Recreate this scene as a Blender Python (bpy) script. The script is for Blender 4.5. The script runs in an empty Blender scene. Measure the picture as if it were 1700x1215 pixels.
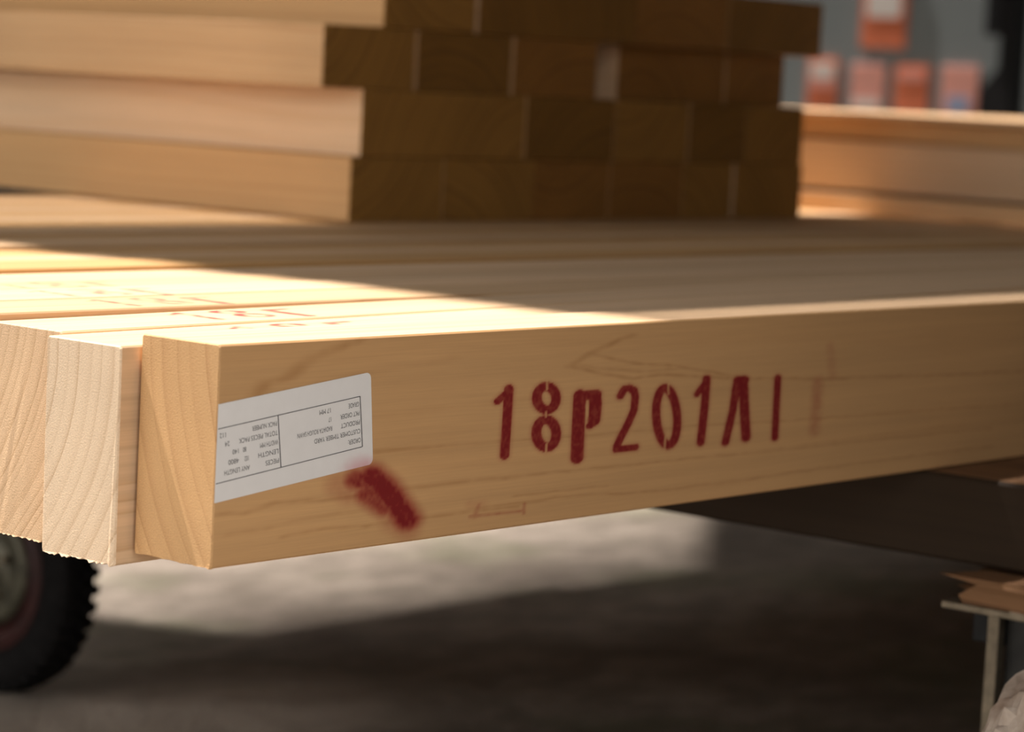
import bpy, bmesh, math, random
import numpy as np
from mathutils import Vector, Matrix
from mathutils import noise as mnoise

C = bpy.context.scene.collection
scene = bpy.context.scene
random.seed(7)
H = 0.14                    # beam height, the scale of everything else
FLOOR = -0.45

# ------------------------------------------------------------------ camera
cam_d = bpy.data.cameras.new('camera')
cam = bpy.data.objects.new('camera', cam_d)
C.objects.link(cam)
RX, UP, BK = (0.643702, -0.763534, 0.051606), (0.045246, 0.105289, 0.993412), (-0.763938, -0.637126, 0.102322)
cam.matrix_world = Matrix(((RX[0], UP[0], BK[0], -1.19759), (RX[1], UP[1], BK[1], -1.23311), (RX[2], UP[2], BK[2], 0.31212), (0, 0, 0, 1)))
cam_d.sensor_fit = 'HORIZONTAL'
cam_d.sensor_width = 36.0
cam_d.lens = 98.235
cam_d.clip_start = 0.05
cam_d.clip_end = 200
cam_d.dof.use_dof = True
cam_d.dof.focus_distance = 1.86
cam_d.dof.aperture_fstop = 6.5
scene.camera = cam

# ------------------------------------------------------------------ world, sun, daylight, exposure
SUN_TO = Vector((-0.035, 0.42, 0.88)).normalized()      # towards the sun
world = bpy.data.worlds.new('sky')
scene.world = world
world.use_nodes = True
wn = world.node_tree
bg = wn.nodes['Background']
bg.inputs['Color'].default_value = (1.0, 0.96, 0.91, 1)
bg.inputs['Strength'].default_value = 3.15

sun_d = bpy.data.lights.new('sun', 'SUN')
sun_d.energy = 9.8
sun_d.angle = math.radians(0.4)
sun_d.color = (1.0, 0.92, 0.85)
sun = bpy.data.objects.new('sun', sun_d)
sun.rotation_euler = SUN_TO.to_track_quat('Z', 'Y').to_euler()
sun.location = (-3, 5, 9)
C.objects.link(sun)

DOOR = (-1.9, 0.25, 3.6, FLOOR, 1.8)                    # x, y0, y1, z0, z1 of the open side of the shed
SIDE = (-1.42, -1.9, -0.42, FLOOR, 2.4)                    # y, x0, x1, z0, z1 of an unseen opening added to light the beam's front face


def portal(mid, facing, w, h):
    d = bpy.data.lights.new('door_portal', 'AREA')
    d.shape = 'RECTANGLE'
    d.size, d.size_y = w, h
    d.cycles.is_portal = True
    o = bpy.data.objects.new('door_portal', d)
    o.matrix_world = Matrix.Translation(mid) @ Vector(facing).to_track_quat('-Z', 'Y').to_matrix().to_4x4()
    C.objects.link(o)


portal((DOOR[0] + 0.02, (DOOR[1] + DOOR[2]) / 2, (DOOR[3] + DOOR[4]) / 2), (1, 0, 0), DOOR[2] - DOOR[1], DOOR[4] - DOOR[3])
portal(((SIDE[1] + SIDE[2]) / 2, SIDE[0] + 0.02, (SIDE[3] + SIDE[4]) / 2), (0, 1, 0), SIDE[2] - SIDE[1], SIDE[4] - SIDE[3])

scene.view_settings.view_transform = 'Standard'
scene.view_settings.look = 'None'
scene.view_settings.gamma = 1.0
scene.view_settings.use_curve_mapping = False
scene.view_settings.exposure = 0.16
scene.cycles.max_bounces = 8
scene.cycles.diffuse_bounces = 6
scene.cycles.use_denoising = True

# ------------------------------------------------------------------ node helpers
class NT:
    def __init__(self, name):
        self.m = bpy.data.materials.new(name)
        self.m.use_nodes = True
        self.t = self.m.node_tree
        self.b = self.t.nodes['Principled BSDF']

    def n(self, typ, **kw):
        o = self.t.nodes.new(typ)
        for k, v in kw.items():
            setattr(o, k, v)
        return o

    def l(self, a, b):
        self.t.links.new(a, b)

    def val(self, sock, v):
        if hasattr(v, 'links'):
            self.l(v, sock)
        else:
            sock.default_value = v

    def math(self, op, a, b=0.0, c=0.0, clamp=False):
        o = self.n('ShaderNodeMath', operation=op, use_clamp=clamp)
        for i, v in enumerate((a, b, c)):
            self.val(o.inputs[i], v)
        return o.outputs[0]

    def vmath(self, op, a, b):
        o = self.n('ShaderNodeVectorMath', operation=op)
        self.val(o.inputs[0], a)
        self.val(o.inputs[1], b)
        return o.outputs['Value'] if op == 'LENGTH' else o.outputs[0]

    def noise(self, vec, scale, detail=2.0, rough=0.5):
        o = self.n('ShaderNodeTexNoise')
        self.val(o.inputs['Vector'], vec)
        o.inputs['Scale'].default_value = scale
        o.inputs['Detail'].default_value = detail
        o.inputs['Roughness'].default_value = rough
        return o.outputs['Fac']

    def ramp(self, fac, stops):
        o = self.n('ShaderNodeValToRGB')
        self.val(o.inputs[0], fac)
        e = o.color_ramp.elements
        while len(e) < len(stops):
            e.new(0.5)
        for i, (p, c) in enumerate(stops):
            e[i].position = p
            e[i].color = (c, c, c, 1) if isinstance(c, (int, float)) else (*c, 1)
        return o.outputs[0]

    def mix(self, fac, a, b):
        o = self.n('ShaderNodeMix', data_type='RGBA')
        self.val(o.inputs[0], fac)
        for s, v in ((o.inputs[6], a), (o.inputs[7], b)):
            if hasattr(v, 'links'):
                self.l(v, s)
            else:
                s.default_value = (*v, 1)
        return o.outputs[2]

    def attr(self, name):
        return self.n('ShaderNodeAttribute', attribute_name=name)

    def bump(self, h, dist, strength=1.0):
        o = self.n('ShaderNodeBump')
        o.inputs['Distance'].default_value = dist
        o.inputs['Strength'].default_value = strength
        self.l(h, o.inputs['Height'])
        self.l(o.outputs[0], self.b.inputs['Normal'])


PAINT = (0.28, 0.006, 0.015)


def wood(name, early, late, ring=0.007, contrast=0.6, wobble=0.012, end=False, rough=0.6, fibre=0.1, streak=0.12):
    """Solid timber: rings round a pith line, so faces and cut ends agree."""
    k = NT(name)
    at = k.attr('timber')
    v = at.outputs['Vector']
    wob = k.noise(k.vmath('MULTIPLY', v, (1.1, 9.0, 9.0)), 1.0, 2.0)
    flat = k.vmath('MULTIPLY', v, (0.0, 1.0, 1.0))
    r = k.vmath('LENGTH', flat, (0, 0, 0))
    r = k.math('MULTIPLY_ADD', wob, wobble * 2, r)
    uneven = k.n('ShaderNodeTexNoise', noise_dimensions='1D')
    k.l(r, uneven.inputs['W'])
    uneven.inputs['Scale'].default_value = 0.5 / ring
    ph = k.math('ADD', k.math('DIVIDE', r, ring), k.math('MULTIPLY', uneven.outputs['Fac'], 1.6))
    fr = k.math('FRACT', ph)
    prof = k.ramp(fr, [(0.0, 0.05), (0.45, 0.12), (0.78, 0.5), (0.92, 1.0), (1.0, 0.1)])
    wn_ = k.n('ShaderNodeTexWhiteNoise', noise_dimensions='1D')
    k.l(k.math('FLOOR', ph), wn_.inputs['W'])
    amount = k.math('MULTIPLY', prof, k.math('MULTIPLY_ADD', wn_.outputs['Value'], 0.7, 0.3))
    col = k.mix(k.math('MULTIPLY', amount, contrast), early, late)
    fib = k.noise(k.vmath('MULTIPLY', v, (14.0, 700.0, 700.0) if not end else (900.0, 900.0, 900.0)), 1.0, 3.0, 0.6)
    tone = k.noise(k.vmath('MULTIPLY', v, (2.0, 14.0, 14.0)), 1.0, 3.0)
    shade = k.math('ADD', k.math('MULTIPLY_ADD', fib, fibre * 2, 1.0 - fibre), k.math('MULTIPLY_ADD', tone, 0.34, -0.17))
    grain = k.noise(k.vmath('MULTIPLY', v, (1.2, 110.0, 110.0)), 1.0, 3.0, 0.55)
    shade = k.math('ADD', shade, k.math('MULTIPLY_ADD', grain, streak * 2 if not end else 0.0, -streak if not end else 0.0))
    hsv = k.n('ShaderNodeHueSaturation')
    k.l(col, hsv.inputs['Color'])
    k.l(shade, hsv.inputs['Value'])
    col = hsv.outputs[0]
    fig = k.attr('figure').outputs['Fac']
    col = k.mix(fig, col, (late[0] * 0.68, late[1] * 0.58, late[2] * 0.42))
    pnt = k.attr('paint').outputs['Fac']
    core = k.math('MULTIPLY', k.math('SUBTRACT', pnt, 0.75), 2.2, clamp=True)
    pc = k.mix(core, PAINT, (0.12, 0.004, 0.009))
    col = k.mix(k.math('MINIMUM', pnt, 0.97), col, pc)
    k.l(col, k.b.inputs['Base Color'])
    k.b.inputs['Roughness'].default_value = rough
    k.b.inputs['Specular IOR Level'].default_value = 0.3
    k.bump(k.math('MULTIPLY_ADD', amount, -0.3, fib) if end else fib, 0.0011 if end else 0.00025, 0.8 if end else 0.5)
    return k.m


def plain(name, col, rough=0.6, metal=0.0, var=0.15, scale=20.0, bump=0.0, col2=None, spec=0.3):
    k = NT(name)
    tc = k.n('ShaderNodeTexCoord')
    n = k.noise(tc.outputs['Object'], scale, 4.0, 0.6)
    dark = col2 or tuple(c * (1 - var * 2) for c in col)
    k.l(k.mix(k.ramp(n, [(0.3, 0.0), (0.7, 1.0)]), dark, col), k.b.inputs['Base Color'])
    k.b.inputs['Roughness'].default_value = rough
    k.b.inputs['Metallic'].default_value = metal
    k.b.inputs['Specular IOR Level'].default_value = spec
    if bump:
        k.bump(n, bump)
    return k.m


# ------------------------------------------------------------------ object helpers
def tag(o, label=None, cat=None, group=None, kind=None):
    for key, v in (('label', label), ('category', cat), ('group', group), ('kind', kind)):
        if v:
            o[key] = v
    return o


def link(name, me, parent=None, loc=(0, 0, 0), rotz=0.0):
    o = bpy.data.objects.new(name, me)
    C.objects.link(o)
    o.location = loc
    o.rotation_euler = (0, 0, rotz)
    if parent:
        o.parent = parent
    return o


def empty(name, loc):
    o = bpy.data.objects.new(name, None)
    o.empty_display_size = 0.05
    C.objects.link(o)
    o.location = loc
    return o


def mesh_of(bm, name, mats, smooth=False):
    me = bpy.data.meshes.new(name)
    bm.normal_update()
    bm.to_mesh(me)
    bm.free()
    for m in mats:
        me.materials.append(m)
    if smooth:
        me.polygons.foreach_set('use_smooth', [True] * len(me.polygons))
    return me


def bm_box(bm, lo, hi, bevel=0.0):
    r = bmesh.ops.create_cube(bm, size=1.0)
    for v in r['verts']:
        v.co = Vector([(lo[i] + hi[i]) / 2 + v.co[i] * (hi[i] - lo[i]) for i in range(3)])
    if bevel:
        ed = list({e for v in r['verts'] for e in v.link_edges})
        bmesh.ops.bevel(bm, geom=ed, offset=bevel, segments=2, affect='EDGES', profile=0.5)
    return bm


def box(name, lo, hi, mat, parent=None, bevel=0.0):
    return link(name, mesh_of(bm_box(bmesh.new(), lo, hi, bevel), name, [mat]), parent)


def bm_cyl(bm, p, q, r, seg=24, r2=None):
    p, q = Vector(p), Vector(q)
    d = q - p
    m = Matrix.Translation((p + q) / 2) @ d.to_track_quat('Z', 'Y').to_matrix().to_4x4()
    bmesh.ops.create_cone(bm, cap_ends=True, segments=seg, radius1=r, radius2=r if r2 is None else r2, depth=d.length, matrix=m)
    return bm


# ------------------------------------------------------------------ paint strokes on the timber (millimetres on the face: along, up)
GLYPH = [[[[267.3, 90.2], [280.3, 97.4]], 5.65, 1], [[[278.8, 98.1], [278.7, 82.0], [277.9, 51.8]], 7.15, 1], [[[331.6, 88.9], [331.2, 85.7], [329.2, 83.1], [325.8, 81.5], [321.8, 81.0], [317.5, 81.9], [313.8, 84.0], [311.1, 86.8], [309.8, 90.1], [310.2, 93.2], [312.2, 95.8], [315.5, 97.5], [319.6, 97.9], [323.8, 97.1], [327.6, 95.0], [330.3, 92.2], [331.6, 88.9]], 7.53, 1], [[[333.7, 63.5], [333.4, 59.7], [331.4, 56.5], [328.0, 54.6], [323.8, 54.1], [319.5, 55.2], [315.6, 57.6], [312.7, 61.0], [311.4, 64.9], [311.7, 68.7], [313.7, 71.8], [317.0, 73.8], [321.2, 74.3], [325.6, 73.3], [329.5, 70.9], [332.4, 67.4], [333.7, 63.5]], 7.72, 1], [[[358.3, 89.1], [358.4, 65.8], [359.0, 44.5]], 10.35, 1], [[[357.0, 89.1], [377.8, 89.0]], 7.91, 1], [[[375.8, 88.1], [377.0, 81.2], [376.3, 70.5]], 10.17, 1], [[[375.7, 68.4], [371.4, 66.7]], 6.02, 1], [[[405.7, 86.5], [409.6, 91.0], [415.5, 91.7], [421.7, 89.7], [423.7, 84.9], [423.0, 75.2], [416.8, 65.5], [409.0, 56.0], [404.8, 49.6]], 6.4, 1], [[[404.2, 47.3], [427.2, 47.4]], 6.02, 1], [[[476.5, 67.0], [477.2, 62.2], [477.1, 57.6], [476.3, 53.6], [474.9, 50.2], [472.9, 47.8], [470.5, 46.4], [467.7, 46.0], [464.7, 46.8], [461.6, 48.6], [458.7, 51.3], [456.0, 54.9], [453.6, 59.1], [451.8, 63.7], [450.6, 68.5], [450.0, 73.3], [450.1, 77.8], [450.8, 81.8], [452.2, 85.1], [454.1, 87.6], [456.5, 89.0], [459.3, 89.4], [462.3, 88.7], [465.4, 87.0], [468.3, 84.3], [471.0, 80.7], [473.4, 76.5], [475.3, 71.9], [476.5, 67.0]], 7.34, 1], [[[500.1, 82.8], [510.3, 91.3]], 5.65, 1], [[[511.2, 93.6], [510.9, 73.6], [508.4, 45.7]], 7.34, 1], [[[551.1, 89.7], [548.0, 68.0], [540.6, 43.5]], 7.15, 1], [[[559.1, 90.2], [562.7, 70.7], [567.7, 45.6]], 8.85, 1], [[[551.0, 90.6], [562.1, 90.4]], 7.15, 1], [[[551.8, 82.7], [560.0, 82.3]], 10.17, 1], [[[606.0, 89.7], [606.4, 68.2], [607.0, 42.7]], 6.59, 1]]
CUT = [[[[320.1, 102.1], [320.7, 95.3]], 1.5], [[[321.0, 79.5], [321.3, 75.9]], 1.3], [[[323.4, 56.7], [323.4, 51.1]], 1.7], [[[463.4, 91.9], [464.1, 84.7]], 1.5], [[[463.3, 52.5], [463.1, 42.2]], 1.7], [[[366.7, 81.7], [368.1, 74.3]], 2.2]]
SMEAR = [[[[662.8, 83.3], [662.2, 44.9]], 9, 0.35], [[[677.4, 111.8], [683.4, 87.7]], 7, 0.18], [[[244.2, 11.8], [301.4, 10.8]], 2.0, 0.45], [[[302.2, 15.6], [302.2, 9.1]], 2.2, 0.5], [[[253.2, 18.9], [249.0, 11.4]], 3, 0.4], [[[243.5, 20.5], [257.9, 19.3]], 6, 0.12]]
BLOB = [[[[143.0, 47.3], [157.5, 37.8], [172.6, 22.7], [180.2, 15.0]], 25, 1.0], [[[127.9, 46.4], [146.4, 42.9], [155.9, 37.9]], 22, 0.9], [[[139.2, 36.1], [158.3, 26.0]], 22, 0.85], [[[147.8, 43.8], [159.2, 35.5]], 16, 1.0], [[[166.8, 15.7], [181.5, 7.9]], 22, 0.3], [[[113.0, 44.4], [123.9, 38.3]], 24, 0.3]]
FIGURE = [[[[344.8, 110.6], [367.4, 119.0], [395.7, 126.4], [416.8, 130.6]], 3, 0.5], [[[347.4, 110.4], [387.2, 102.9], [419.7, 98.8], [449.8, 99.8], [498.2, 96.7], [551.4, 92.3], [683.7, 85.5], [857.9, 80.3], [988.7, 77.0]], 2.6, 0.55], [[[370.0, 118.9], [413.2, 110.8], [468.9, 105.7], [515.3, 99.3], [551.3, 93.8]], 2.2, 0.5], [[[352.5, 111.0], [392.1, 106.7], [430.2, 103.3], [469.1, 103.2]], 2.5, 0.35], [[[142.5, 64.4], [240.3, 62.6], [346.5, 60.1], [496.2, 58.6], [654.7, 54.5], [789.5, 52.1], [992.7, 48.4]], 2.0, 0.45], [[[242.3, 36.3], [340.9, 35.7], [461.6, 34.3], [594.1, 32.8], [723.1, 31.7], [940.1, 29.3]], 2.0, 0.45], [[[291.8, 22.1], [347.2, 21.6], [394.5, 21.2]], 1.8, 0.4], [[[243.8, 16.5], [347.6, 17.2], [458.1, 12.4], [506.5, 12.3], [580.8, 12.7], [691.9, 13.5], [942.3, 13.1]], 2.0, 0.5], [[[34.2, 107.8], [42.1, 114.4], [60.4, 116.3], [71.4, 123.1], [82.6, 128.7], [104.2, 133.9], [123.2, 138.3]], 4.5, 0.5], [[[145.0, 63.0], [221.6, 63.1]], 2.2, 0.5], [[[2.7, 34.2], [26.1, 32.7], [53.8, 37.4], [115.1, 34.9], [160.7, 36.4], [223.5, 36.8], [291.6, 36.0]], 3, 0.45], [[[62.3, 14.7], [101.5, 16.3], [140.6, 14.8], [193.6, 15.5], [225.1, 15.4], [293.3, 14.6]], 2.4, 0.5], [[[9.0, 19.7], [43.5, 21.5], [86.2, 24.9], [130.8, 25.2]], 3, 0.25], [[[95.2, 112.7], [155.0, 118.2], [217.2, 121.8]], 5, 0.15], [[[144.8, 87.2], [220.4, 89.2], [322.0, 90.2]], 6, 0.12], [[[533.6, 33.9], [656.9, 34.3], [901.0, 35.7]], 2, 0.25], [[[495.0, 12.4], [550.7, 11.5], [583.9, 12.5]], 3, 0.35]]

ASP = 0.59          # the brush mark metric: strokes are wider along the beam than up it


def seg_dist(px, pz, pts, asp):
    d = np.full(px.shape, 1e9)
    for (ax, az), (bx, bz) in zip(pts[:-1], pts[1:]):
        ax, bx = ax * asp, bx * asp
        dx, dz = bx - ax, bz - az
        L = dx * dx + dz * dz + 1e-9
        t = np.clip(((px * asp - ax) * dx + (pz - az) * dz) / L, 0, 1)
        d = np.minimum(d, np.hypot(px * asp - ax - t * dx, pz - az - t * dz))
    return d


def sstep(e0, e1, x):
    t = np.clip((x - e0) / (e1 - e0), 0, 1)
    return t * t * (3 - 2 * t)


rng = np.random.default_rng(3)
_nz = rng.random((64, 256))


def fnoise(x, z, s):
    u, v = (x / s) % 255, (z / s) % 63
    i, j = u.astype(int), v.astype(int)
    a, b = u - i, v - j
    i2, j2 = (i + 1) % 256, (j + 1) % 64
    return (_nz[j, i] * (1 - a) * (1 - b) + _nz[j, i2] * a * (1 - b) + _nz[j2, i] * (1 - a) * b + _nz[j2, i2] * a * b)


PXMM = 0.435        # a unit of the stroke widths in millimetres up the face


def paint_front(x, z):
    """Stencilled number, overspray, smears and the spray blob on the front face."""
    p = np.zeros(x.shape)
    for pts, w, s in GLYPH:
        d = seg_dist(x, z, pts, ASP)
        r = w * PXMM
        p = np.maximum(p, 0.96 * s * (1 - sstep(r - 0.55, r + 0.75, d)))
        p = np.maximum(p, 0.22 * (1 - sstep(r, r + 3.0, d)))
    for pts, w in CUT:
        d = seg_dist(x, z, pts, ASP)
        p *= 0.25 + 0.75 * sstep(w * PXMM * 0.35, w * PXMM + 0.4, d)
    for pts, w, s in SMEAR:
        d = seg_dist(x, z, pts, ASP)
        p = np.maximum(p, s * (1 - sstep(0.0, w * PXMM * 2.1, d)) * (0.55 + 0.75 * fnoise(x, z, 3.0)))
    for pts, w, s in BLOB:
        d = seg_dist(x, z, pts, ASP)
        p = np.maximum(p, s * (1 - sstep(w * PXMM * 0.25, w * PXMM * 1.25, d)))
    return np.clip(p * (0.9 + 0.2 * fnoise(x, z, 2.0)), 0, 1)


def figure_front(x, z):
    f = np.zeros(x.shape)
    zz = z + 1.2 * (fnoise(x, z, 14.0) - 0.5)
    for pts, w, s in FIGURE:
        d = seg_dist(x, zz, pts, 0.25)
        f = np.maximum(f, s * 0.7 * (1 - sstep(0.0, w * PXMM * 1.9, d)) * (0.35 + 0.9 * fnoise(x, z, 7.0)))
    return np.clip(f, 0, 1)


def paint_top(x, y, x0, y0, n, strength):
    """The same stencil sprayed on the top of the beams, worn and cut short."""
    p = np.zeros(x.shape)
    for pts, w, s in GLYPH[:n]:
        d = seg_dist(x - x0 + 262.0, y - y0 + 50.0, pts, ASP)
        p = np.maximum(p, 1 - sstep(w * PXMM * 0.7 - 0.8, w * PXMM * 0.7 + 1.6, d))
    return p * strength * np.clip(0.1 + 1.5 * fnoise(x, y, 7.0), 0, 1)


# ------------------------------------------------------------------ timber builder
def lumber_mesh(name, L, W, Hh, mats, pith, shift=0.0, ch=0.0012, xs=None, npts=(1, 1, 1, 1), rag=0.0, paint=None, figure=None, bow=0.0, seed=0):
    """A sawn length along local x from 0 to L, y 0..W, z 0..Hh: side faces in mats[0], cut ends in mats[1].
    npts: points along front (y=0), top, back and bottom; rag: ragged saw tear-out along the bottom edge of the near end."""
    rnd = random.Random(seed)

    def run(a, b, n):
        return [(a[0] + (b[0] - a[0]) * i / n, a[1] + (b[1] - a[1]) * i / n) for i in range(n + 1)]
    sec = run((0, ch), (0, Hh - ch), npts[0]) + run((ch, Hh), (W - ch, Hh), npts[1]) + run((W, Hh - ch), (W, ch), npts[2]) + run((W - ch, 0), (ch, 0), npts[3])
    sec = np.array(sec)
    n = len(sec)
    xs = np.array(xs if xs is not None else [0, L])
    bevel_x = np.concatenate([[0.0, ch], xs[1:-1], [L - ch, L]])
    co = np.zeros((len(bevel_x), n, 3))
    co[:, :, 0] = bevel_x[:, None]
    co[:, :, 1:] = sec[None]
    cy, cz = W / 2, Hh / 2
    for i in (0, -1):                                     # eased arris at the two ends
        co[i, :, 1] = cy + (co[i, :, 1] - cy) * (1 - 1.2 * ch / W)
        co[i, :, 2] = cz + (co[i, :, 2] - cz) * (1 - 1.2 * ch / Hh)
    if rag:
        bot = sec[:, 1] < 1e-6
        k = np.where(bot)[0]
        for i in k:
            a = rag * rnd.random() ** 1.5
            co[0, i, 2] -= a
            co[1, i, 2] -= a * 0.5
            co[0, i, 0] -= 0.4 * a
    co[:, :, 2] += bow * np.sin(np.pi * np.clip(co[:, :, 0] / L, 0, 1))
    nx = len(bevel_x)
    verts = co.reshape(-1, 3)
    faces = []
    a = np.arange(nx - 1)[:, None] * n
    j = np.arange(n)[None, :]
    j2 = (j + 1) % n
    q = np.stack([a + j, a + n + j, a + n + j2, a + j2], -1).reshape(-1, 4)
    faces = q.tolist() + [list(range(n)), [(nx - 1) * n + t for t in range(n)][::-1]]
    me = bpy.data.meshes.new(name)
    me.from_pydata(verts.tolist(), [], faces)
    me.materials.append(mats[0])
    me.materials.append(mats[1])
    mi = np.zeros(len(faces), dtype=np.int32)
    mi[-2:] = 1
    mi[:n] = 1
    if len(mats) > 2:                                     # a separate material for the top face
        me.materials.append(mats[2])
        top = np.array([sec[t, 1] > Hh - 1e-5 and sec[(t + 1) % n, 1] > Hh - 1e-5 for t in range(n)])
        mi[n:-2] = np.where(np.tile(top, nx - 2), 2, 0)
    me.polygons.foreach_set('material_index', mi)
    tim = verts - np.array([0, pith[0], pith[1]]) + np.array([shift, 0, 0])
    at = me.attributes.new('timber', 'FLOAT_VECTOR', 'POINT')
    at.data.foreach_set('vector', tim.astype(np.float32).ravel())
    for nm, fn in (('paint', paint), ('figure', figure)):
        if fn:
            at = me.attributes.new(nm, 'FLOAT', 'POINT')
            at.data.foreach_set('value', fn(verts).astype(np.float32))
    me.validate()
    me.update()
    return me


# ------------------------------------------------------------------ materials
M_face = wood('pine_face', (0.60, 0.37, 0.185), (0.42, 0.215, 0.08), ring=0.011, contrast=0.42, wobble=0.02)
M_front = wood('pine_front_face', (0.60, 0.355, 0.165), (0.43, 0.205, 0.07), ring=0.03, contrast=0.12, wobble=0.02)
M_deck = [wood('pine_deck_%s' % s, e, l, ring=0.009, contrast=0.75, wobble=0.02, streak=0.3)
          for s, e, l in (('buff', (0.60, 0.40, 0.23), (0.42, 0.22, 0.09)), ('cream', (0.66, 0.455, 0.28), (0.50, 0.29, 0.14)), ('tan', (0.52, 0.30, 0.12), (0.36, 0.18, 0.07)))]
M_end_front = wood('pine_end_tan', (0.62, 0.37, 0.17), (0.36, 0.17, 0.06), ring=0.0125, contrast=0.55, wobble=0.004, end=True, fibre=0.22)
M_end_cream = wood('pine_end_cream', (0.78, 0.60, 0.42), (0.46, 0.27, 0.13), ring=0.0105, contrast=0.7, wobble=0.004, end=True, fibre=0.3)
M_end_peach = wood('pine_end_peach', (0.72, 0.50, 0.31), (0.40, 0.22, 0.09), ring=0.0085, contrast=0.75, wobble=0.004, end=True, fibre=0.3)
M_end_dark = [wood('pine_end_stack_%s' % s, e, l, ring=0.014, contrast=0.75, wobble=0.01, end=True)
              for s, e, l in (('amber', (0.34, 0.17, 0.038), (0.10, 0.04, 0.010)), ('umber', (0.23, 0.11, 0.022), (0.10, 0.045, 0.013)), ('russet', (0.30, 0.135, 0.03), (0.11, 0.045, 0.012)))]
M_stack = [wood('pine_stack_%s' % s, e, l, ring=0.013, contrast=0.5, wobble=0.02)
           for s, e, l in (('honey', (0.60, 0.38, 0.20), (0.44, 0.235, 0.10)), ('straw', (0.66, 0.46, 0.29), (0.48, 0.28, 0.13)), ('amber', (0.57, 0.34, 0.155), (0.42, 0.21, 0.075)))]
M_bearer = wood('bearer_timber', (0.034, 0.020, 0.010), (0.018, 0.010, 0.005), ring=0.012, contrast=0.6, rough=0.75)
M_old = wood('weathered_timber', (0.24, 0.125, 0.06), (0.09, 0.04, 0.016), ring=0.008, contrast=0.8, rough=0.8)
M_steel = plain('brushed_steel', (0.30, 0.25, 0.18), 0.45, 0.6, 0.25, 60)
M_darksteel = plain('dark_painted_steel', (0.030, 0.032, 0.034), 0.55, 0.3, 0.3, 30)
M_greysteel = plain('grey_sheet_steel', (0.05, 0.05, 0.048), 0.5, 0.2, 0.3, 25)
M_rubber = plain('tyre_rubber', (0.012, 0.011, 0.011), 0.8, 0.0, 0.2, 60, spec=0.06)
M_rim = plain('red_wheel_rim', (0.040, 0.008, 0.006), 0.6, 0.0, 0.3, 40)
M_hub = plain('galvanised_hub', (0.11, 0.10, 0.07), 0.45, 0.5, 0.3, 40)
M_paper = None
M_ink = plain('label_ink', (0.06, 0.06, 0.065), 0.7, 0.0, 0.1, 200)
M_wall = plain('grey_wall_paint', (0.24, 0.275, 0.285), 0.85, 0.0, 0.06, 1.2)
M_ceil = plain('shed_roof_sheet', (0.06, 0.056, 0.05), 0.8, 0.0, 0.1, 1.0)
M_dark_wall = plain('dark_wall_boards', (0.05, 0.045, 0.04), 0.85, 0.0, 0.1, 2.0)
M_stone = plain('broken_concrete', (0.55, 0.47, 0.40), 0.9, 0.0, 0.2, 22, 0.006, (0.16, 0.10, 0.065))
M_redpaper = plain('red_notice', (0.85, 0.24, 0.12), 0.6, 0.0, 0.1, 30)
M_pinkpaper = plain('pink_notice', (0.88, 0.42, 0.35), 0.6, 0.0, 0.1, 30)
M_whitepaper = plain('white_notice', (0.85, 0.80, 0.76), 0.6, 0.0, 0.03, 30)
M_bluepaper = plain('blue_notice', (0.35, 0.42, 0.62), 0.6, 0.0, 0.05, 30)
M_column = plain('black_column_paint', (0.012, 0.012, 0.014), 0.6, 0.0, 0.2, 10)


def floor_material():
    k = NT('concrete_floor')
    tc = k.n('ShaderNodeTexCoord').outputs['Object']
    big = k.noise(tc, 2.3, 4.0, 0.6)
    mid = k.noise(k.vmath('MULTIPLY', tc, (1.0, 1.6, 1.0)), 9.0, 5.0, 0.65)
    fine = k.noise(tc, 120.0, 3.0)
    base = k.mix(k.ramp(big, [(0.35, 0.0), (0.65, 1.0)]), (0.175, 0.142, 0.113), (0.285, 0.24, 0.197))
    base = k.mix(k.math('MULTIPLY', k.ramp(mid, [(0.42, 1.0), (0.6, 0.0)]), 0.55), base, (0.085, 0.065, 0.045))
    moss = k.noise(k.vmath('ADD', tc, (3.1, 1.7, 0.0)), 3.4, 3.0)
    base = k.mix(k.math('MULTIPLY', k.ramp(moss, [(0.55, 0.0), (0.68, 1.0)]), 0.3), base, (0.10, 0.12, 0.045))
    # pale patch by the wheel, painted in place of light on the floor
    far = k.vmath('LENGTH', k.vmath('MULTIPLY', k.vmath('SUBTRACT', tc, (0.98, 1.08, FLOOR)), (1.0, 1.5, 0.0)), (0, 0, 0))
    lit_patch = k.ramp(k.math('ADD', far, k.math('MULTIPLY_ADD', mid, 0.5, -0.25)), [(0.15, 1.0), (0.42, 0.0)])
    base = k.mix(k.math('MULTIPLY', lit_patch, 0.85), base, (0.58, 0.50, 0.42))
    k.l(base, k.b.inputs['Base Color'])
    k.b.inputs['Roughness'].default_value = 0.85
    k.bump(k.math('MULTIPLY_ADD', mid, 3.0, fine), 0.003)
    return k.m


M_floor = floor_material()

# ------------------------------------------------------------------ the shed
X0, X1, Y0, Y1, ZC = DOOR[0], 7.5, SIDE[0], 12.0, 9.0


def struct(name, lo, hi, mat):
    return tag(box(name, lo, hi, mat), kind='structure')


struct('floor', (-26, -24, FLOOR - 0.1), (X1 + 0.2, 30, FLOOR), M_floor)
struct('wall_back', (X1, Y0 - 0.2, FLOOR), (X1 + 0.2, Y1 + 0.2, ZC), M_wall)
struct('wall_left', (X0 - 0.2, Y1, FLOOR), (X1, Y1 + 0.2, ZC), M_dark_wall)
bm = bmesh.new()
bm_box(bm, (X0 - 0.2, Y0, FLOOR), (X0, DOOR[1], ZC))
bm_box(bm, (X0 - 0.2, DOOR[2], FLOOR), (X0, Y1, ZC))
bm_box(bm, (X0 - 0.2, DOOR[1], DOOR[4]), (X0, DOOR[2], ZC))
tag(link('wall_front', mesh_of(bm, 'wall_front', [M_dark_wall])), kind='structure')

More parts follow.
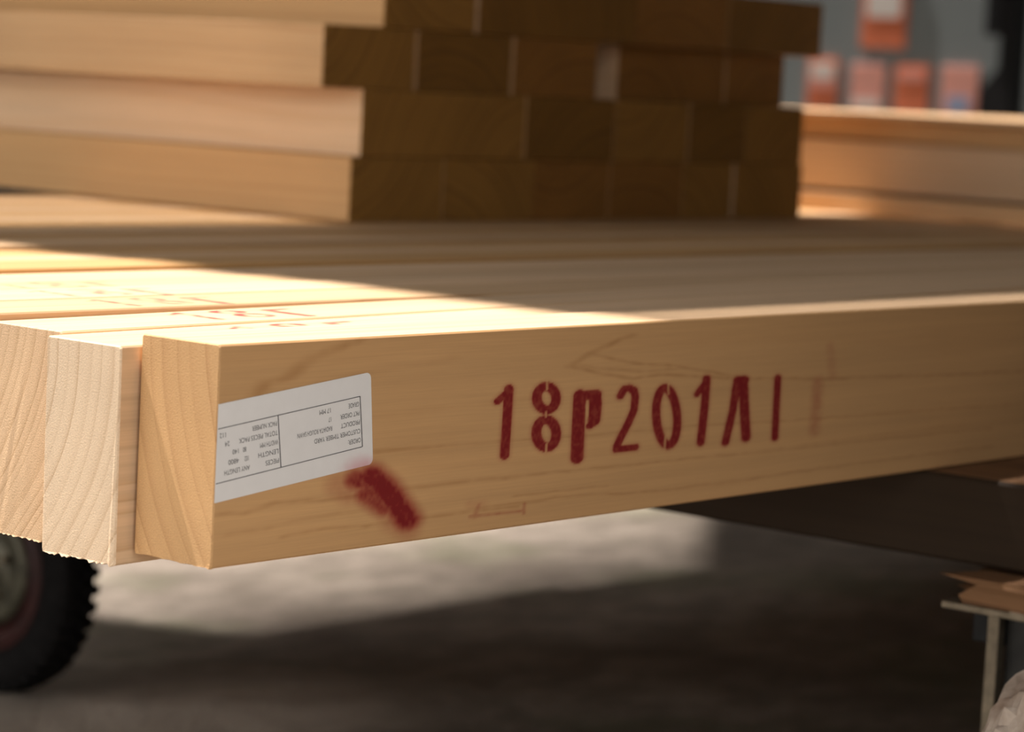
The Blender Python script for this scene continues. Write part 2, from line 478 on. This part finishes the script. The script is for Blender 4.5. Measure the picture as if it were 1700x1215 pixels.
bm = bmesh.new()
bm_box(bm, (SIDE[2], Y0 - 0.2, FLOOR), (X1, Y0, ZC))  # unseen wall, set close to steepen the light from its added opening
bm_box(bm, (X0 - 0.2, Y0 - 0.2, SIDE[4]), (SIDE[2], Y0, ZC))
tag(link('wall_right', mesh_of(bm, 'wall_right', [M_dark_wall])), kind='structure')

# unseen roof, its holes invented to drop sun on chosen spots
up = SUN_TO / SUN_TO.z


def roof_hole(pts):
    """Points (x, y, z) that the sun should reach -> their outline in the roof."""
    return [(x + up.x * (ZC - z), y + up.y * (ZC - z)) for x, y, z in pts]


AZ = Vector((SUN_TO.x, SUN_TO.y)).normalized()
a14 = 0.14
holes = [
    roof_hole([(-0.9, -1.15, a14), (0.445, -1.15, a14), (0.445, 0.78, a14), (-0.9, 0.78, a14)]),
    roof_hole([(0.46, 0.012, a14), (2.6, 0.012, a14), (2.6, 0.029, a14), (0.46, 0.029, a14)]),
    roof_hole([(2.12, 1.03, a14), (2.303, 1.005, a14), (2.303, 1.005, 0.287), (2.303, 0.70, 0.287), (3.6, 0.70, 0.287), (3.6, 1.38, a14), (2.12, 1.38, a14)]),
    roof_hole([(5.4, 2.2, FLOOR), (7.6, 2.2, FLOOR), (7.6, 6.0, FLOOR), (5.4, 6.0, FLOOR)]),
    roof_hole([(1.35, 1.78, FLOOR), (3.0, 1.72, FLOOR), (3.7, 2.0, FLOOR), (3.7, 2.7, FLOOR), (1.35, 2.7, FLOOR)]),
] + [                                    # added slits, each thinner than the last, to fade the sunlit floor edge
    roof_hole([(1.3 + 0.02 * k, 1.715 - 0.05 * k, FLOOR), (2.9 - 0.08 * k, 1.70 - 0.056 * k, FLOOR), (2.9 - 0.08 * k, 1.70 - 0.056 * k + 0.042 - 0.0052 * k, FLOOR), (1.3 + 0.02 * k, 1.715 - 0.05 * k + 0.042 - 0.0052 * k, FLOOR)])
    for k in range(7)
] + [  # added slits that pass only part of the sun to the rear deck
    roof_hole([(-0.3, 0.955 + 0.03 * k, a14), (1.106, 0.955 + 0.03 * k, a14), (1.106, 0.966 + 0.03 * k, a14), (-0.3, 0.966 + 0.03 * k, a14)])
    for k in range(15)
]
cu = bpy.data.curves.new('ceiling', 'CURVE')
cu.dimensions = '2D'
cu.fill_mode = 'BOTH'
for pts in [[(X0 - 0.2, Y0 - 0.2), (X1 + 0.2, Y0 - 0.2), (X1 + 0.2, Y1 + 0.2), (X0 - 0.2, Y1 + 0.2)]] + holes:
    sp = cu.splines.new('POLY')
    sp.points.add(len(pts) - 1)
    for p, (x, y) in zip(sp.points, pts):
        p.co = (x, y, 0, 1)
    sp.use_cyclic_u = True
tmp = bpy.data.objects.new('ceiling_outline', cu)
C.objects.link(tmp)
bpy.context.view_layer.update()
me = bpy.data.meshes.new_from_object(tmp.evaluated_get(bpy.context.evaluated_depsgraph_get()))
bpy.data.objects.remove(tmp)
me.materials.clear()
me.materials.append(M_ceil)
o = tag(link('ceiling', me, None, (0, 0, ZC)), kind='structure')

# ------------------------------------------------------------------ the deck of beams
BEAM_L = 3.9
W = 0.0705


def grid_x(upto, step):
    return list(np.arange(0, upto, step)) + [upto + 0.2, BEAM_L * 0.5, BEAM_L]


def front_paint(v):
    x, y, z = v[:, 0] * 1000, v[:, 1] * 1000, v[:, 2] * 1000
    p = np.zeros(len(v))
    m = (y < 0.6) & (x < 900)
    p[m] = paint_front(x[m], z[m])
    return p


def front_figure(v):
    x, y, z = v[:, 0] * 1000, v[:, 1] * 1000, v[:, 2] * 1000
    p = np.zeros(len(v))
    m = (y < 0.6) & (x < 1500)
    p[m] = figure_front(x[m], z[m])
    return p


xs = [0] + list(np.arange(0.004, 0.70, 0.00125)) + list(np.arange(0.70, 1.45, 0.004)) + [2.0, BEAM_L]
front = link('pine_timber', lumber_mesh('pine_timber', BEAM_L, W, H, (M_front, M_end_front, M_deck[1]), (-0.22, 0.155), 3.0, xs=xs, npts=(112, 2, 1, 16), rag=0.0012, paint=front_paint, figure=front_figure))
tag(front, 'front pine beam with a red stencilled number and a white paper label', 'beam', 'pine beams of the deck')


def top_paint(marks):
    def fn(v):
        x, y, z = v[:, 0] * 1000, v[:, 1] * 1000, v[:, 2]
        p = np.zeros(len(v))
        m = (z > z.max() - 0.0005) & (x < 520)
        for x0, y0, nn, s in marks:
            p[m] = np.maximum(p[m], paint_top(x[m], y[m], x0, y0, nn, s))
        return p
    return fn


# (end x, y of the near face, z, height at the end, tilt so that it still rests on the bearer, marks, ends, label)
beams = [
    (-0.0125, 0.0745, -0.0082, 0.1402, 0.0082, [(140, 9, 6, 0.9)], M_end_cream, (0.235, 0.14), 'second deck beam, its cream rough sawn end pushed out past the front beam'),
    (0.0005, 0.1462, -0.0062, 0.1402, 0.0062, [(142, 14, 6, 0.9)], M_end_peach, (0.225, 0.165), 'third deck beam back, its peach end cut off by the second beam'),
    (0.006, 0.2185, 0.0, 0.1388, 0.0, [(120, 10, 6, 0.75)], M_end_peach, (-0.1, 0.2), 'fourth deck beam back, standing a step above the third, red stencil on top'),
    (0.0, 0.2895, 0.0, 0.1392, 0.0, [(130, 8, 6, 0.6)], M_end_front, (0.2, -0.1), 'fifth deck beam back from the stencilled front one, faint red marks'),
    (0.01, 0.3605, 0.0, 0.1378, 0.0, [(140, 8, 6, 0.5)], M_end_front, (-0.15, 0.2), 'sixth deck beam back from the stencilled front one'),
    (-0.01, 0.4315, 0.0, 0.1362, 0.0, None, M_end_cream, (0.2, 0.2), 'seventh deck beam back, just before the dark joint step'),
    (0.0, 0.5035, 0.0, 0.1399, 0.0, None, M_end_front, (0.1, -0.2), 'eighth deck beam back, first beyond the dark joint step'),
    (0.02, 0.5745, 0.0, 0.1376, 0.0, None, M_end_front, (-0.15, -0.1), 'ninth deck beam back from the stencilled front one'),
    (0.0, 0.6460, 0.0, 0.1360, 0.0, None, M_end_peach, (0.2, 0.15), 'tenth deck beam back from the stencilled front one'),
    (0.01, 0.7175, 0.0, 0.1396, 0.0, None, M_end_cream, (-0.2, 0.1), 'eleventh deck beam back, third one in front of the crosswise stack'),
    (0.0, 0.7890, 0.0, 0.1366, 0.0, None, M_end_front, (0.2, 0.1), 'twelfth deck beam back, second one in front of the crosswise stack'),
    (-0.01, 0.8605, 0.0, 0.1394, 0.0, None, M_end_peach, (0.15, 0.2), 'thirteenth deck beam back, last one wholly in front of the stack'),
    (0.01, 0.9320, 0.0, 0.1398, 0.0, None, M_end_front, (0.2, -0.15), 'fourteenth deck beam back, the stack ends rest along it'),
    (0.0, 1.0035, 0.0, 0.1398, 0.0, None, M_end_front, (-0.1, 0.2), 'fifteenth deck beam back, running under the stack'),
    (0.0, 1.0750, 0.0, 0.1398, 0.0, None, M_end_cream, (0.2, 0.2), 'sixteenth deck beam back, running under the stack'),
    (0.0, 1.1465, 0.0, 0.1398, 0.0, None, M_end_front, (0.1, 0.25), 'seventeenth deck beam back, running under the stack'),
    (0.0, 1.2180, 0.0, 0.1398, 0.0, None, M_end_peach, (0.2, 0.1), 'eighteenth deck beam back, running under the stack'),
    (0.0, 1.2895, 0.0, 0.1398, 0.0, None, M_end_front, (-0.2, 0.1), 'nineteenth deck beam back, running under the stack'),
    (0.0, 1.3610, 0.0, 0.1398, 0.0, None, M_end_front, (0.2, 0.05), 'rearmost deck beam under the stack'),
]
DECK_TONE = (1, 1, 0, 1, 0, 1, 2, 0, 2, 0, 2, 0, 2, 0, 2, 0, 2, 0, 2)
for i, (bx, by, bz, bh, drop, marks, em, pith, lab) in enumerate(beams):
    dense = marks is not None
    xs = [0] + list(np.arange(0.004, 0.34, 0.002)) + [0.5, 1, 2, BEAM_L] if dense else [0, 1, 2, BEAM_L]
    me = lumber_mesh('pine_timber', BEAM_L, W, bh, (M_deck[DECK_TONE[i]], em), pith, 1.7 * i, xs=xs, npts=(1, 36 if dense else 2, 1, 28 if i < 2 else 2), rag=0.0022 if i < 2 else 0.0, paint=top_paint(marks) if marks else None, seed=i + 5)
    o = link('pine_timber', me, None, (bx, by, bz))
    if drop:
        o.rotation_euler = (0, -math.atan2(drop, 0.85 - bx), 0)
    tag(o, lab, 'beam', 'pine beams of the deck')

# ------------------------------------------------------------------ the paper label on the front beam
ANG = math.radians(5.7)
LO = Vector((0.1403, 0, 0.0862))        # middle of the label's right edge on the face
U, V = Vector((math.cos(ANG), 0, math.sin(ANG))), Vector((-math.sin(ANG), 0, math.cos(ANG)))


def lab_pt(u, v, out=0.0):
    """u runs left from the label's right edge, v up from its middle line (metres)."""
    p = LO - U * u + V * v
    return Vector((p.x, -out, p.z))


def label_mesh():
    hh, r = 0.0307, 0.0042
    top = [(r - r * math.sin(math.radians(15 * k)), hh - r + r * math.cos(math.radians(15 * k))) for k in range(7)]
    bot = [(r - r * math.cos(math.radians(15 * k)), -hh + r - r * math.sin(math.radians(15 * k))) for k in range(7)]
    right = top + bot

    def cut(v):                       # where the beam's end cuts the label: x = 0.0006
        return (LO.x - 0.0006 - math.sin(ANG) * v) / math.cos(ANG)
    bm = bmesh.new()
    uv = []
    nu = 60
    rows = [(rv, ru) for ru, rv in right]
    for rv, ru in rows:
        e = cut(rv)
        uv.append([(ru + (e - ru) * t / nu, rv) for t in range(nu + 1)])
    # extra rows between the two corners
    full = uv[:7] + [[(0.0 + cut(v) * t / nu, v) for t in range(nu + 1)] for v in np.linspace(hh - r, -hh + r, 26)[1:-1]] + uv[7:]
    for out in (0.0003, 0.0):
        g = [[bm.verts.new(lab_pt(u, v, out)) for u, v in row] for row in full]
        if out:
            gf = g
        for i in range(len(g) - 1):
            for j in range(nu):
                f = (g[i][j], g[i + 1][j], g[i + 1][j + 1], g[i][j + 1])
                bm.faces.new(f[::-1] if out else f)
    me = mesh_of(bm, 'paper_label', [label_material()])
    v = np.zeros(len(me.vertices) * 3)
    me.vertices.foreach_get('co', v)
    v = v.reshape(-1, 3) * 1000
    x, z = v[:, 0], v[:, 2]
    d = np.hypot((x - 133) * 0.45, (z - 54))
    pink = 0.42 * (1 - sstep(1.0, 11.0, d)) + 0.12 * (1 - sstep(0, 20, d)) * fnoise(x, z, 2.5)
    at = me.attributes.new('paint', 'FLOAT', 'POINT')
    at.data.foreach_set('value', pink.astype(np.float32))
    return me


def label_material():
    k = NT('label_paper')
    tc = k.n('ShaderNodeTexCoord').outputs['Object']
    n = k.noise(tc, 90.0, 3.0)
    base = k.mix(n, (0.80, 0.79, 0.79), (0.86, 0.85, 0.85))
    k.l(k.mix(k.attr('paint').outputs['Fac'], base, (0.55, 0.04, 0.10)), k.b.inputs['Base Color'])
    k.b.inputs['Roughness'].default_value = 0.55
    return k.m


label = link('paper_label', label_mesh(), front)
label['label'] = 'white paper label with a printed table, stuck upside down'

bm = bmesh.new()
OUT = 0.00042


def line(a, b, w):
    a, b = lab_pt(*a, OUT), lab_pt(*b, OUT)
    d = (b - a).normalized()
    s = Vector((-d.z, 0, d.x)) * w / 2
    bm.faces.new([bm.verts.new(p) for p in (a - s, b - s, b + s, a + s)])


def to_uv(x, z):
    d = Vector((x / 1000, 0, z / 1000)) - LO
    return (-d.dot(U), d.dot(V))


tr, br = to_uv(127.8, 101.2), to_uv(132.3, 67.8)
tl, bl = to_uv(0.9, 87.7), to_uv(0.9, 53.5)
dt, db = to_uv(52.9, 92.9), to_uv(57.4, 59.9)
for a, b, w in ((tr, tl, 0.0005), (br, bl, 0.0005), (tr, br, 0.0008), (dt, db, 0.0008)):
    line(a, b, w)
tag(link('printed_table', mesh_of(bm, 'printed_table', [M_ink]), label), kind='stuff')

texts = []


def words(s, u_right, v_base, width, size=0.0044):
    """Upside-down print: starts at u_right and reads towards the beam's end."""
    cu = bpy.data.curves.new('print', 'FONT')
    cu.body = s
    cu.size = size
    o = bpy.data.objects.new('print', cu)
    C.objects.link(o)
    bpy.context.view_layer.update()
    me = bpy.data.meshes.new_from_object(o.evaluated_get(bpy.context.evaluated_depsgraph_get()))
    bpy.data.objects.remove(o)
    n = len(me.vertices)
    c = np.zeros(n * 3)
    me.vertices.foreach_get('co', c)
    c = c.reshape(-1, 3)
    span = max(c[:, 0].max(), 1e-4)
    pts = [tuple(lab_pt(u_right + p[0] * width / span, v_base - p[1], OUT)) for p in c]
    texts.append((pts, [list(f.vertices) for f in me.polygons]))
    bpy.data.meshes.remove(me)




ur, vb = br
ROW = 0.0060


def tr_edge(v):                      # the table's right border, a little askew like the rest of the print
    return br[0] + (tr[0] - br[0]) * (v - br[1]) / (tr[1] - br[1])


def dv_edge(v):
    return db[0] + (dt[0] - db[0]) * (v - db[1]) / (dt[1] - db[1])


for k, cells in enumerate([[('ORDER:', 0, 0.012)], [('CUSTOMER TIMBER YARD', 0, 0.043)], [('PRODUCT', 0, 0.018), ('RADIATA ROUGH SAWN', 0.026, 0.032)], [('PKT ORDER', 0, 0.018), ('17', 0.026, 0.003)], [('GRADE', 0, 0.010), ('17 MM', 0.026, 0.011)]]):
    for s, du, w in cells:
        words(s, tr_edge(vb + 0.0064 + ROW * k - 0.002) + 0.0012 + du, vb + 0.0064 + ROW * k, w)
ul, vl = db
for k, cells in enumerate([[('PIECES', 0, 0.012), ('ANY LENGTH', 0.026, 0.022)], [('LENGTH', 0, 0.018), ('102', 0.026, 0.004), ('4800', 0.035, 0.009)], [('WIDTH MM', 0, 0.016), ('80', 0.028, 0.003), ('140', 0.034, 0.006)], [('TOTAL PIECES PACK', 0, 0.034), ('24', 0.042, 0.004)], [('PACK NUMBER', 0, 0.022), ('112', 0.044, 0.006)]]):
    for s, du, w in cells:
        words(s, dv_edge(vl + 0.0062 + ROW * k - 0.002) + 0.0012 + du, vl + 0.0062 + ROW * k, w)
vv, ff = [], []
for pts, fs in texts:
    b0 = len(vv)
    vv += pts
    ff += [[i + b0 for i in f] for f in fs]
me = bpy.data.meshes.new('printed_text')
me.from_pydata(vv, [], ff)
me.materials.append(M_ink)
tag(link('printed_text', me, label), kind='stuff')

# ------------------------------------------------------------------ the crosswise stack
STACK_Y, STACK_L = 0.955, 0.705
ORD = ['first', 'second', 'third', 'fourth', 'fifth', 'sixth']
rows = [
    ('bottom', 0.1402, 0.0735, [(1.123, 1.282), (1.286, 1.452), (1.454, 1.605), (1.608, 1.763), (1.767, 1.876), (1.885, 2.043)]),
    ('second', 0.2142, 0.0771, [(1.137, 1.426), (1.434, 1.608), (1.611, 1.767), (1.772, 1.899), (1.902, 2.036)]),
    ('third', 0.2915, 0.0705, [(1.0705, 1.222), (1.231, 1.398), (1.407, 1.566), (1.640, 1.872), (1.880, 2.013)]),
    ('fourth', 0.3625, 0.0740, [(1.167, 1.326), (1.334, 1.640), (1.644, 1.842), (1.846, 2.066)]),
]
rnd = random.Random(11)
for rn, z, h, planks in rows:
    for i, (xa, xb) in enumerate(planks):
        w = xb - xa
        dy = 0.0016 * i + rnd.uniform(0.0, 0.0012) + (0.022 if rn == 'third' and i >= 3 else 0.0)
        L = STACK_L + rnd.uniform(-0.004, 0.004)
        pith = (w * rnd.uniform(-0.4, 1.5), h * rnd.choice((-1.2, -0.5, 1.6, 2.3)))
        hh = h - rnd.uniform(0.0, 0.0002)
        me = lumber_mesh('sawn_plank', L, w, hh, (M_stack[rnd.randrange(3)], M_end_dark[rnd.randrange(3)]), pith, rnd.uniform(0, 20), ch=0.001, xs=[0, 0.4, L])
        o = link('sawn_plank', me, None, (xb, STACK_Y + dy, z), math.pi / 2)
        if i == 0:
            lab = 'end plank of the %s course showing its lit long side, in the crosswise stack' % rn
        elif i == len(planks) - 1:
            lab = 'end plank of the %s course beside the farther stack, in the crosswise stack' % rn
        else:
            lab = '%s plank from the lit side in the %s course of the crosswise stack' % (ORD[i], rn)
        tag(o, lab, 'plank', 'planks of the crosswise stack')

# ------------------------------------------------------------------ the farther stack on the same deck
far = [
    (2.296, 0.42, 0.1402, 0.30, 0.98, 0.028, 0, 'thin lowest board of the farther stack, light strip on the deck'),
    (2.303, 0.40, 0.1735, 0.32, 1.00, 0.0735, 1, 'thick pale board in the farther stack, above the thin strip'),
    (2.309, 0.40, 0.2475, 0.31, 1.00, 0.0310, 2, 'brown shaded board under the overhanging top of the farther stack'),
]
for x, y, z, w, L, h, mi, lab in far:
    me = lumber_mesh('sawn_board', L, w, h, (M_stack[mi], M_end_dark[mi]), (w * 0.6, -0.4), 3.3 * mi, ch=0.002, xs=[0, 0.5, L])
    tag(link('sawn_board', me, None, (x + w, y, z), math.pi / 2), lab, 'board', 'boards of the farther stack')
spacer_me = lumber_mesh('sticker_lath', 0.28, 0.03, 0.0050, (M_old, M_old), (0.1, 0.1), 0.0, ch=0.0006)
for k, y in enumerate((0.6, 1.3)):
    tag(link('sticker_lath', spacer_me, None, (2.325, y, 0.1684)), ('thin lath spacing the farther stack, nearer end', 'thin lath spacing the farther stack, rear end')[k], 'lath', 'laths in the farther stack')
for k, (xa, xb) in enumerate(((2.292, 2.62), (2.625, 2.95), (2.955, 3.28), (3.285, 3.60))):
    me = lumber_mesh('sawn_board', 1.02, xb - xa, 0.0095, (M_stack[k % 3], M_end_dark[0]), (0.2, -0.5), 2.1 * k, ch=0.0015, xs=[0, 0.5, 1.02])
    tag(link('sawn_board', me, None, (xb, 0.39, 0.2788), math.pi / 2), ('sunlit thin top board along the front edge of the farther stack', 'second thin top board from the front on the farther stack', 'third thin top board from the front on the farther stack', 'rearmost thin top board on the farther stack')[k], 'board', 'boards of the farther stack')
for k, (xa, xb) in enumerate(((2.66, 3.05), (3.10, 3.58))):
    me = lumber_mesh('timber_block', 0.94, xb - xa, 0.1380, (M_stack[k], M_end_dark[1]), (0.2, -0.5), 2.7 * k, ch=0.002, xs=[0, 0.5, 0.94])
    tag(link('timber_block', me, None, (xb, 0.43, 0.1402), math.pi / 2), ('thick timber inside the farther stack, front one', 'thick timber inside the farther stack, rear one')[k], 'timber', 'timbers in the farther stack')

# ------------------------------------------------------------------ cart: bearers, wheels
def bearer(x, y0, L, lab):
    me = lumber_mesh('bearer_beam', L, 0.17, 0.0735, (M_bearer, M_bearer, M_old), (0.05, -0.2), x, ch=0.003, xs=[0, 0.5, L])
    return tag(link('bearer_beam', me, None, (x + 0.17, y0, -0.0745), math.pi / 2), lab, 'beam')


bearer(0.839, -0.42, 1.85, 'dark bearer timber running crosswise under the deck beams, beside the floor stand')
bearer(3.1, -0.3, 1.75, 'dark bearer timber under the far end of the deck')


def lathe_x(profile, seg=64):
    """Revolve (axial, radius) points about the x axis."""
    bm = bmesh.new()
    rings = []
    for k in range(seg):
        a = 2 * math.pi * k / seg
        rings.append([bm.verts.new((ax, r * math.cos(a), r * math.sin(a))) for ax, r in profile])
    for k in range(seg):
        p, q = rings[k], rings[(k + 1) % seg]
        for i in range(len(profile) - 1):
            bm.faces.new((p[i], p[i + 1], q[i + 1], q[i]))
    bmesh.ops.recalc_face_normals(bm, faces=bm.faces)
    return bm


def wheel(loc, lab):
    t = empty('cart_wheel', loc)
    tag(t, lab, 'wheel')
    R = 0.1525
    tyre = [(-0.020, 0.098), (-0.027, 0.108), (-0.030, 0.122), (-0.027, 0.138), (-0.018, 0.1475), (0.0, 0.1490), (0.018, 0.1475), (0.027, 0.138), (0.030, 0.122), (0.027, 0.108), (0.020, 0.098)]
    link('tyre', mesh_of(lathe_x(tyre, 72), 'tyre', [M_rubber], True), t)
    bm = bmesh.new()
    for k in range(44):
        for s in (-1, 1):
            a = 2 * math.pi * (k + (0.5 if s > 0 else 0)) / 44
            b = bmesh.new()
            bm_box(b, (-0.011, -0.0065, 0), (0.011, 0.0065, 0.0055), 0.001)
            m = Matrix.Rotation(a, 4, 'X') @ Matrix.Translation((s * 0.014, 0, 0.1468)) @ Matrix.Rotation(s * 0.25, 4, 'Y')
            b.transform(m)
            me_ = bpy.data.meshes.new('t')
            b.to_mesh(me_)
            b.free()
            bm.from_mesh(me_)
            bpy.data.meshes.remove(me_)
    tr_ = link('tyre_tread', mesh_of(bm, 'tyre_tread', [M_rubber]), t)
    tr_['kind'] = 'stuff'
    rim = [(-0.020, 0.070), (-0.012, 0.078), (-0.012, 0.092), (-0.024, 0.097), (-0.026, 0.103), (-0.021, 0.104), (0.021, 0.104), (0.026, 0.103), (0.024, 0.097), (0.012, 0.092), (0.012, 0.078), (0.020, 0.070)]
    link('wheel_rim', mesh_of(lathe_x(rim, 48), 'wheel_rim', [M_rim], True), t)
    disc = [(-0.030, 0.0), (-0.030, 0.024), (-0.024, 0.028), (-0.020, 0.050), (-0.024, 0.060), (-0.021, 0.072), (0.021, 0.072), (0.024, 0.028), (0.030, 0.0)]
    hub = link('hub_disc', mesh_of(lathe_x(disc, 40), 'hub_disc', [M_hub], True), t)
    for k in range(5):
        a = 2 * math.pi * k / 5 + 0.3
        link('wheel_bolt', mesh_of(bm_cyl(bmesh.new(), (-0.030, 0.040 * math.cos(a), 0.040 * math.sin(a)), (-0.020, 0.040 * math.cos(a), 0.040 * math.sin(a)), 0.0055, 6), 'wheel_bolt', [M_steel]), hub)
    bm = bm_cyl(bmesh.new(), (-0.040, 0, 0), (0.22, 0, 0), 0.012)
    link('axle', mesh_of(bm, 'axle', [M_darksteel], True), t)
    bm = bmesh.new()
    bm_box(bm, (0.045, -0.03, -0.02), (0.057, 0.03, 0.222), 0.002)
    link('axle_bracket', mesh_of(bm, 'axle_bracket', [M_darksteel]), t)
    return t


wheel((0.955, 1.343, FLOOR + 0.1525), 'black treaded cart wheel with a red rim, under the cut ends of the deck beams')
wheel((3.18, 1.30, FLOOR + 0.1525), 'cart wheel under the far end of the deck')

# ------------------------------------------------------------------ floor stand under the near end of the bearer
def ragged_board(name, lo, hi, mat, seed, amp):
    """A weathered board whose far end (towards +y) is broken off in splinters."""
    rnd = random.Random(seed)
    bm = bmesh.new()
    nx, nz = 15, 4
    tips = {}
    grid = {}
    for s, yy in ((0, lo[1]), (1, (lo[1] + hi[1]) / 2), (2, hi[1])):
        for i in range(nx + 1):
            for k in range(nz + 1):
                x = lo[0] + (hi[0] - lo[0]) * i / nx
                z = lo[2] + (hi[2] - lo[2]) * k / nz
                y = yy
                if s == 2:
                    y += amp * (rnd.random() - 0.7)
                j = 0.0012 if 0 < s else 0.0
                grid[s, i, k] = bm.verts.new((x + rnd.uniform(-j, j), y, z + (rnd.uniform(-2 * j, 0) if k == nz else rnd.uniform(-j, j) * 0.3)))
    for s in (0, 1):
        for i in range(nx):
            for k in (0, nz):
                bm.faces.new([grid[s, i, k], grid[s + 1, i, k], grid[s + 1, i + 1, k], grid[s, i + 1, k]])
        for k in range(nz):
            for i in (0, nx):
                bm.faces.new([grid[s, i, k], grid[s + 1, i, k], grid[s + 1, i, k + 1], grid[s, i, k + 1]])
    for s in (0, 2):
        for i in range(nx):
            for k in range(nz):
                bm.faces.new([grid[s, i, k], grid[s, i + 1, k], grid[s, i + 1, k + 1], grid[s, i, k + 1]])
    bmesh.ops.recalc_face_normals(bm, faces=bm.faces)
    me = mesh_of(bm, name, [mat])
    at = me.attributes.new('timber', 'FLOAT_VECTOR', 'POINT')
    c = np.zeros(len(me.vertices) * 3)
    me.vertices.foreach_get('co', c)
    c = c.reshape(-1, 3)[:, [1, 0, 2]] + np.array([0, 0.3, 0.1])
    at.data.foreach_set('vector', c.astype(np.float32).ravel())
    return me


pk = link('packing_board', ragged_board('packing_board', (0.795, -0.5, -0.0985), (1.03, -0.056, -0.0765), M_old, 4, 0.045))
tag(pk, 'splintered brown packing board between the dark bearer and the floor stand', 'board')

st = empty('floor_stand', (0.87, -0.2, FLOOR))
tag(st, 'steel floor stand with a thin top plate under the splintered board', 'stand')


def part(name, lo, hi, mat, bevel=0.001):
    off = Vector(st.location)
    return box(name, tuple(Vector(lo) - off), tuple(Vector(hi) - off), mat, st, bevel)


part('top_plate', (0.791, -0.48, -0.1050), (1.04, -0.050, -0.0990), M_steel)
part('post_flange', (0.838, -0.0795, FLOOR + 0.008), (0.848, -0.0680, -0.1060), M_steel)
part('web_panel', (0.850, -0.46, FLOOR + 0.008), (0.856, -0.0800, -0.1060), M_greysteel)
part('base_plate', (0.79, -0.48, FLOOR), (0.97, -0.045, FLOOR + 0.008), M_darksteel)
part('gusset', (0.849, -0.0790, -0.140), (0.930, -0.0480, -0.1060), M_darksteel)

# ------------------------------------------------------------------ broken concrete lump, near the stand
def stone_mesh():
    bm = bmesh.new()
    bmesh.ops.create_icosphere(bm, subdivisions=5, radius=1.0)
    for v in bm.verts:
        d = v.co.normalized()
        p = d * 1.0
        for nrm, off in (((0.2, -0.3, 0.93), 0.72), ((-0.8, 0.3, 0.5), 0.80), ((-0.6, -0.7, 0.3), 0.82), ((0.1, 0.95, 0.25), 0.78), ((0.9, 0.1, 0.3), 0.8), ((-0.3, 0.65, 0.7), 0.80)):
            nv = Vector(nrm).normalized()
            t = p.dot(nv)
            if t > off:
                p -= nv * (t - off)
        p *= 1 + 0.09 * mnoise.noise(d * 2.3) - 0.13 * abs(mnoise.noise(d * 5.0)) + 0.06 * mnoise.noise(d * 11.0) + 0.035 * mnoise.noise(d * 27.0)
        v.co = p
    return mesh_of(bm, 'concrete_lump', [M_stone])


sm = stone_mesh()
zmin = min(v.co.z for v in sm.vertices)
S = (0.115, 0.12, 0.19)
for v in sm.vertices:
    v.co = Vector((v.co.x * S[0], v.co.y * S[1], (v.co.z - zmin) * S[2]))
tag(link('concrete_lump', sm, None, (0.62, -0.272, FLOOR)), 'pale broken concrete lump on the floor in front of the steel stand', 'rubble')

# ------------------------------------------------------------------ far wall: notices and the black column
def notice(y0, y1, z0, z1, bands, lab):
    t = empty('wall_notice', (X1, (y0 + y1) / 2, z0))
    tag(t, lab, 'notice', 'red notices on the far wall')
    w = y1 - y0
    box('backing', (-0.012, -w / 2, 0), (0.0, w / 2, z1 - z0), bands[0], t, 0.002)
    for k, (a, b, c, d, m) in enumerate(bands[1:]):
        box('printed_panel', (-0.0145, -w / 2 + w * a, (z1 - z0) * c), (-0.0122, -w / 2 + w * b, (z1 - z0) * d), m, t)
    return t


notice(4.245, 4.435, 0.49, 0.86, [M_redpaper, (0.12, 0.88, 0.30, 0.72, M_whitepaper)], 'large red notice with a pale panel, above the row of small ones')
notice(4.525, 4.655, 0.26, 0.44, [M_redpaper, (0.05, 0.95, 0.42, 0.60, M_pinkpaper), (0.10, 0.90, 0.62, 0.93, M_whitepaper)], 'small red notice nearest the stack, first of the row of four')
notice(4.32, 4.465, 0.26, 0.43, [M_pinkpaper, (0.1, 0.9, 0.06, 0.25, M_whitepaper)], 'second small pinkish notice of the row of four')
notice(4.135, 4.275, 0.26, 0.43, [M_redpaper, (0.1, 0.9, 0.70, 0.9, M_pinkpaper)], 'third small notice of the row, the strongest orange red')
notice(3.93, 4.08, 0.26, 0.435, [M_pinkpaper, (0.2, 0.8, 0.05, 0.40, M_bluepaper)], 'fourth small notice of the row, blue at its foot, beside the column')

cl = empty('steel_column', (7.2, 3.612, FLOOR))
tag(cl, 'black steel column standing before the grey far wall', 'column')
bm = bmesh.new()
bm_box(bm, (-0.05, -0.012, 0.012), (0.05, 0.045, ZC - FLOOR), 0.004)
link('column_shaft', mesh_of(bm, 'column_shaft', [M_column]), cl)
bm = bmesh.new()
bm_box(bm, (-0.10, -0.12, 0), (0.10, 0.16, 0.012), 0.002)
link('base_plate', mesh_of(bm, 'base_plate', [M_column]), cl)
bm = bmesh.new()
bm_box(bm, (-0.06, 0.045, 0.99), (0.06, 0.10, 1.30), 0.004)
link('control_box', mesh_of(bm, 'control_box', [M_column]), cl)
bm = bmesh.new()
vs = [bm.verts.new((x, y, z)) for x in (-0.02, 0.02) for y, z in ((0.045, 0.60), (0.13, 0.60), (0.13, 0.80), (0.045, 0.90))]
bm.faces.new(vs[0:4][::-1])
bm.faces.new(vs[4:8])
for i in range(4):
    bm.faces.new((vs[i], vs[(i + 1) % 4], vs[4 + (i + 1) % 4], vs[4 + i]))
bmesh.ops.recalc_face_normals(bm, faces=bm.faces)
link('stiffener', mesh_of(bm, 'stiffener', [M_column]), cl)
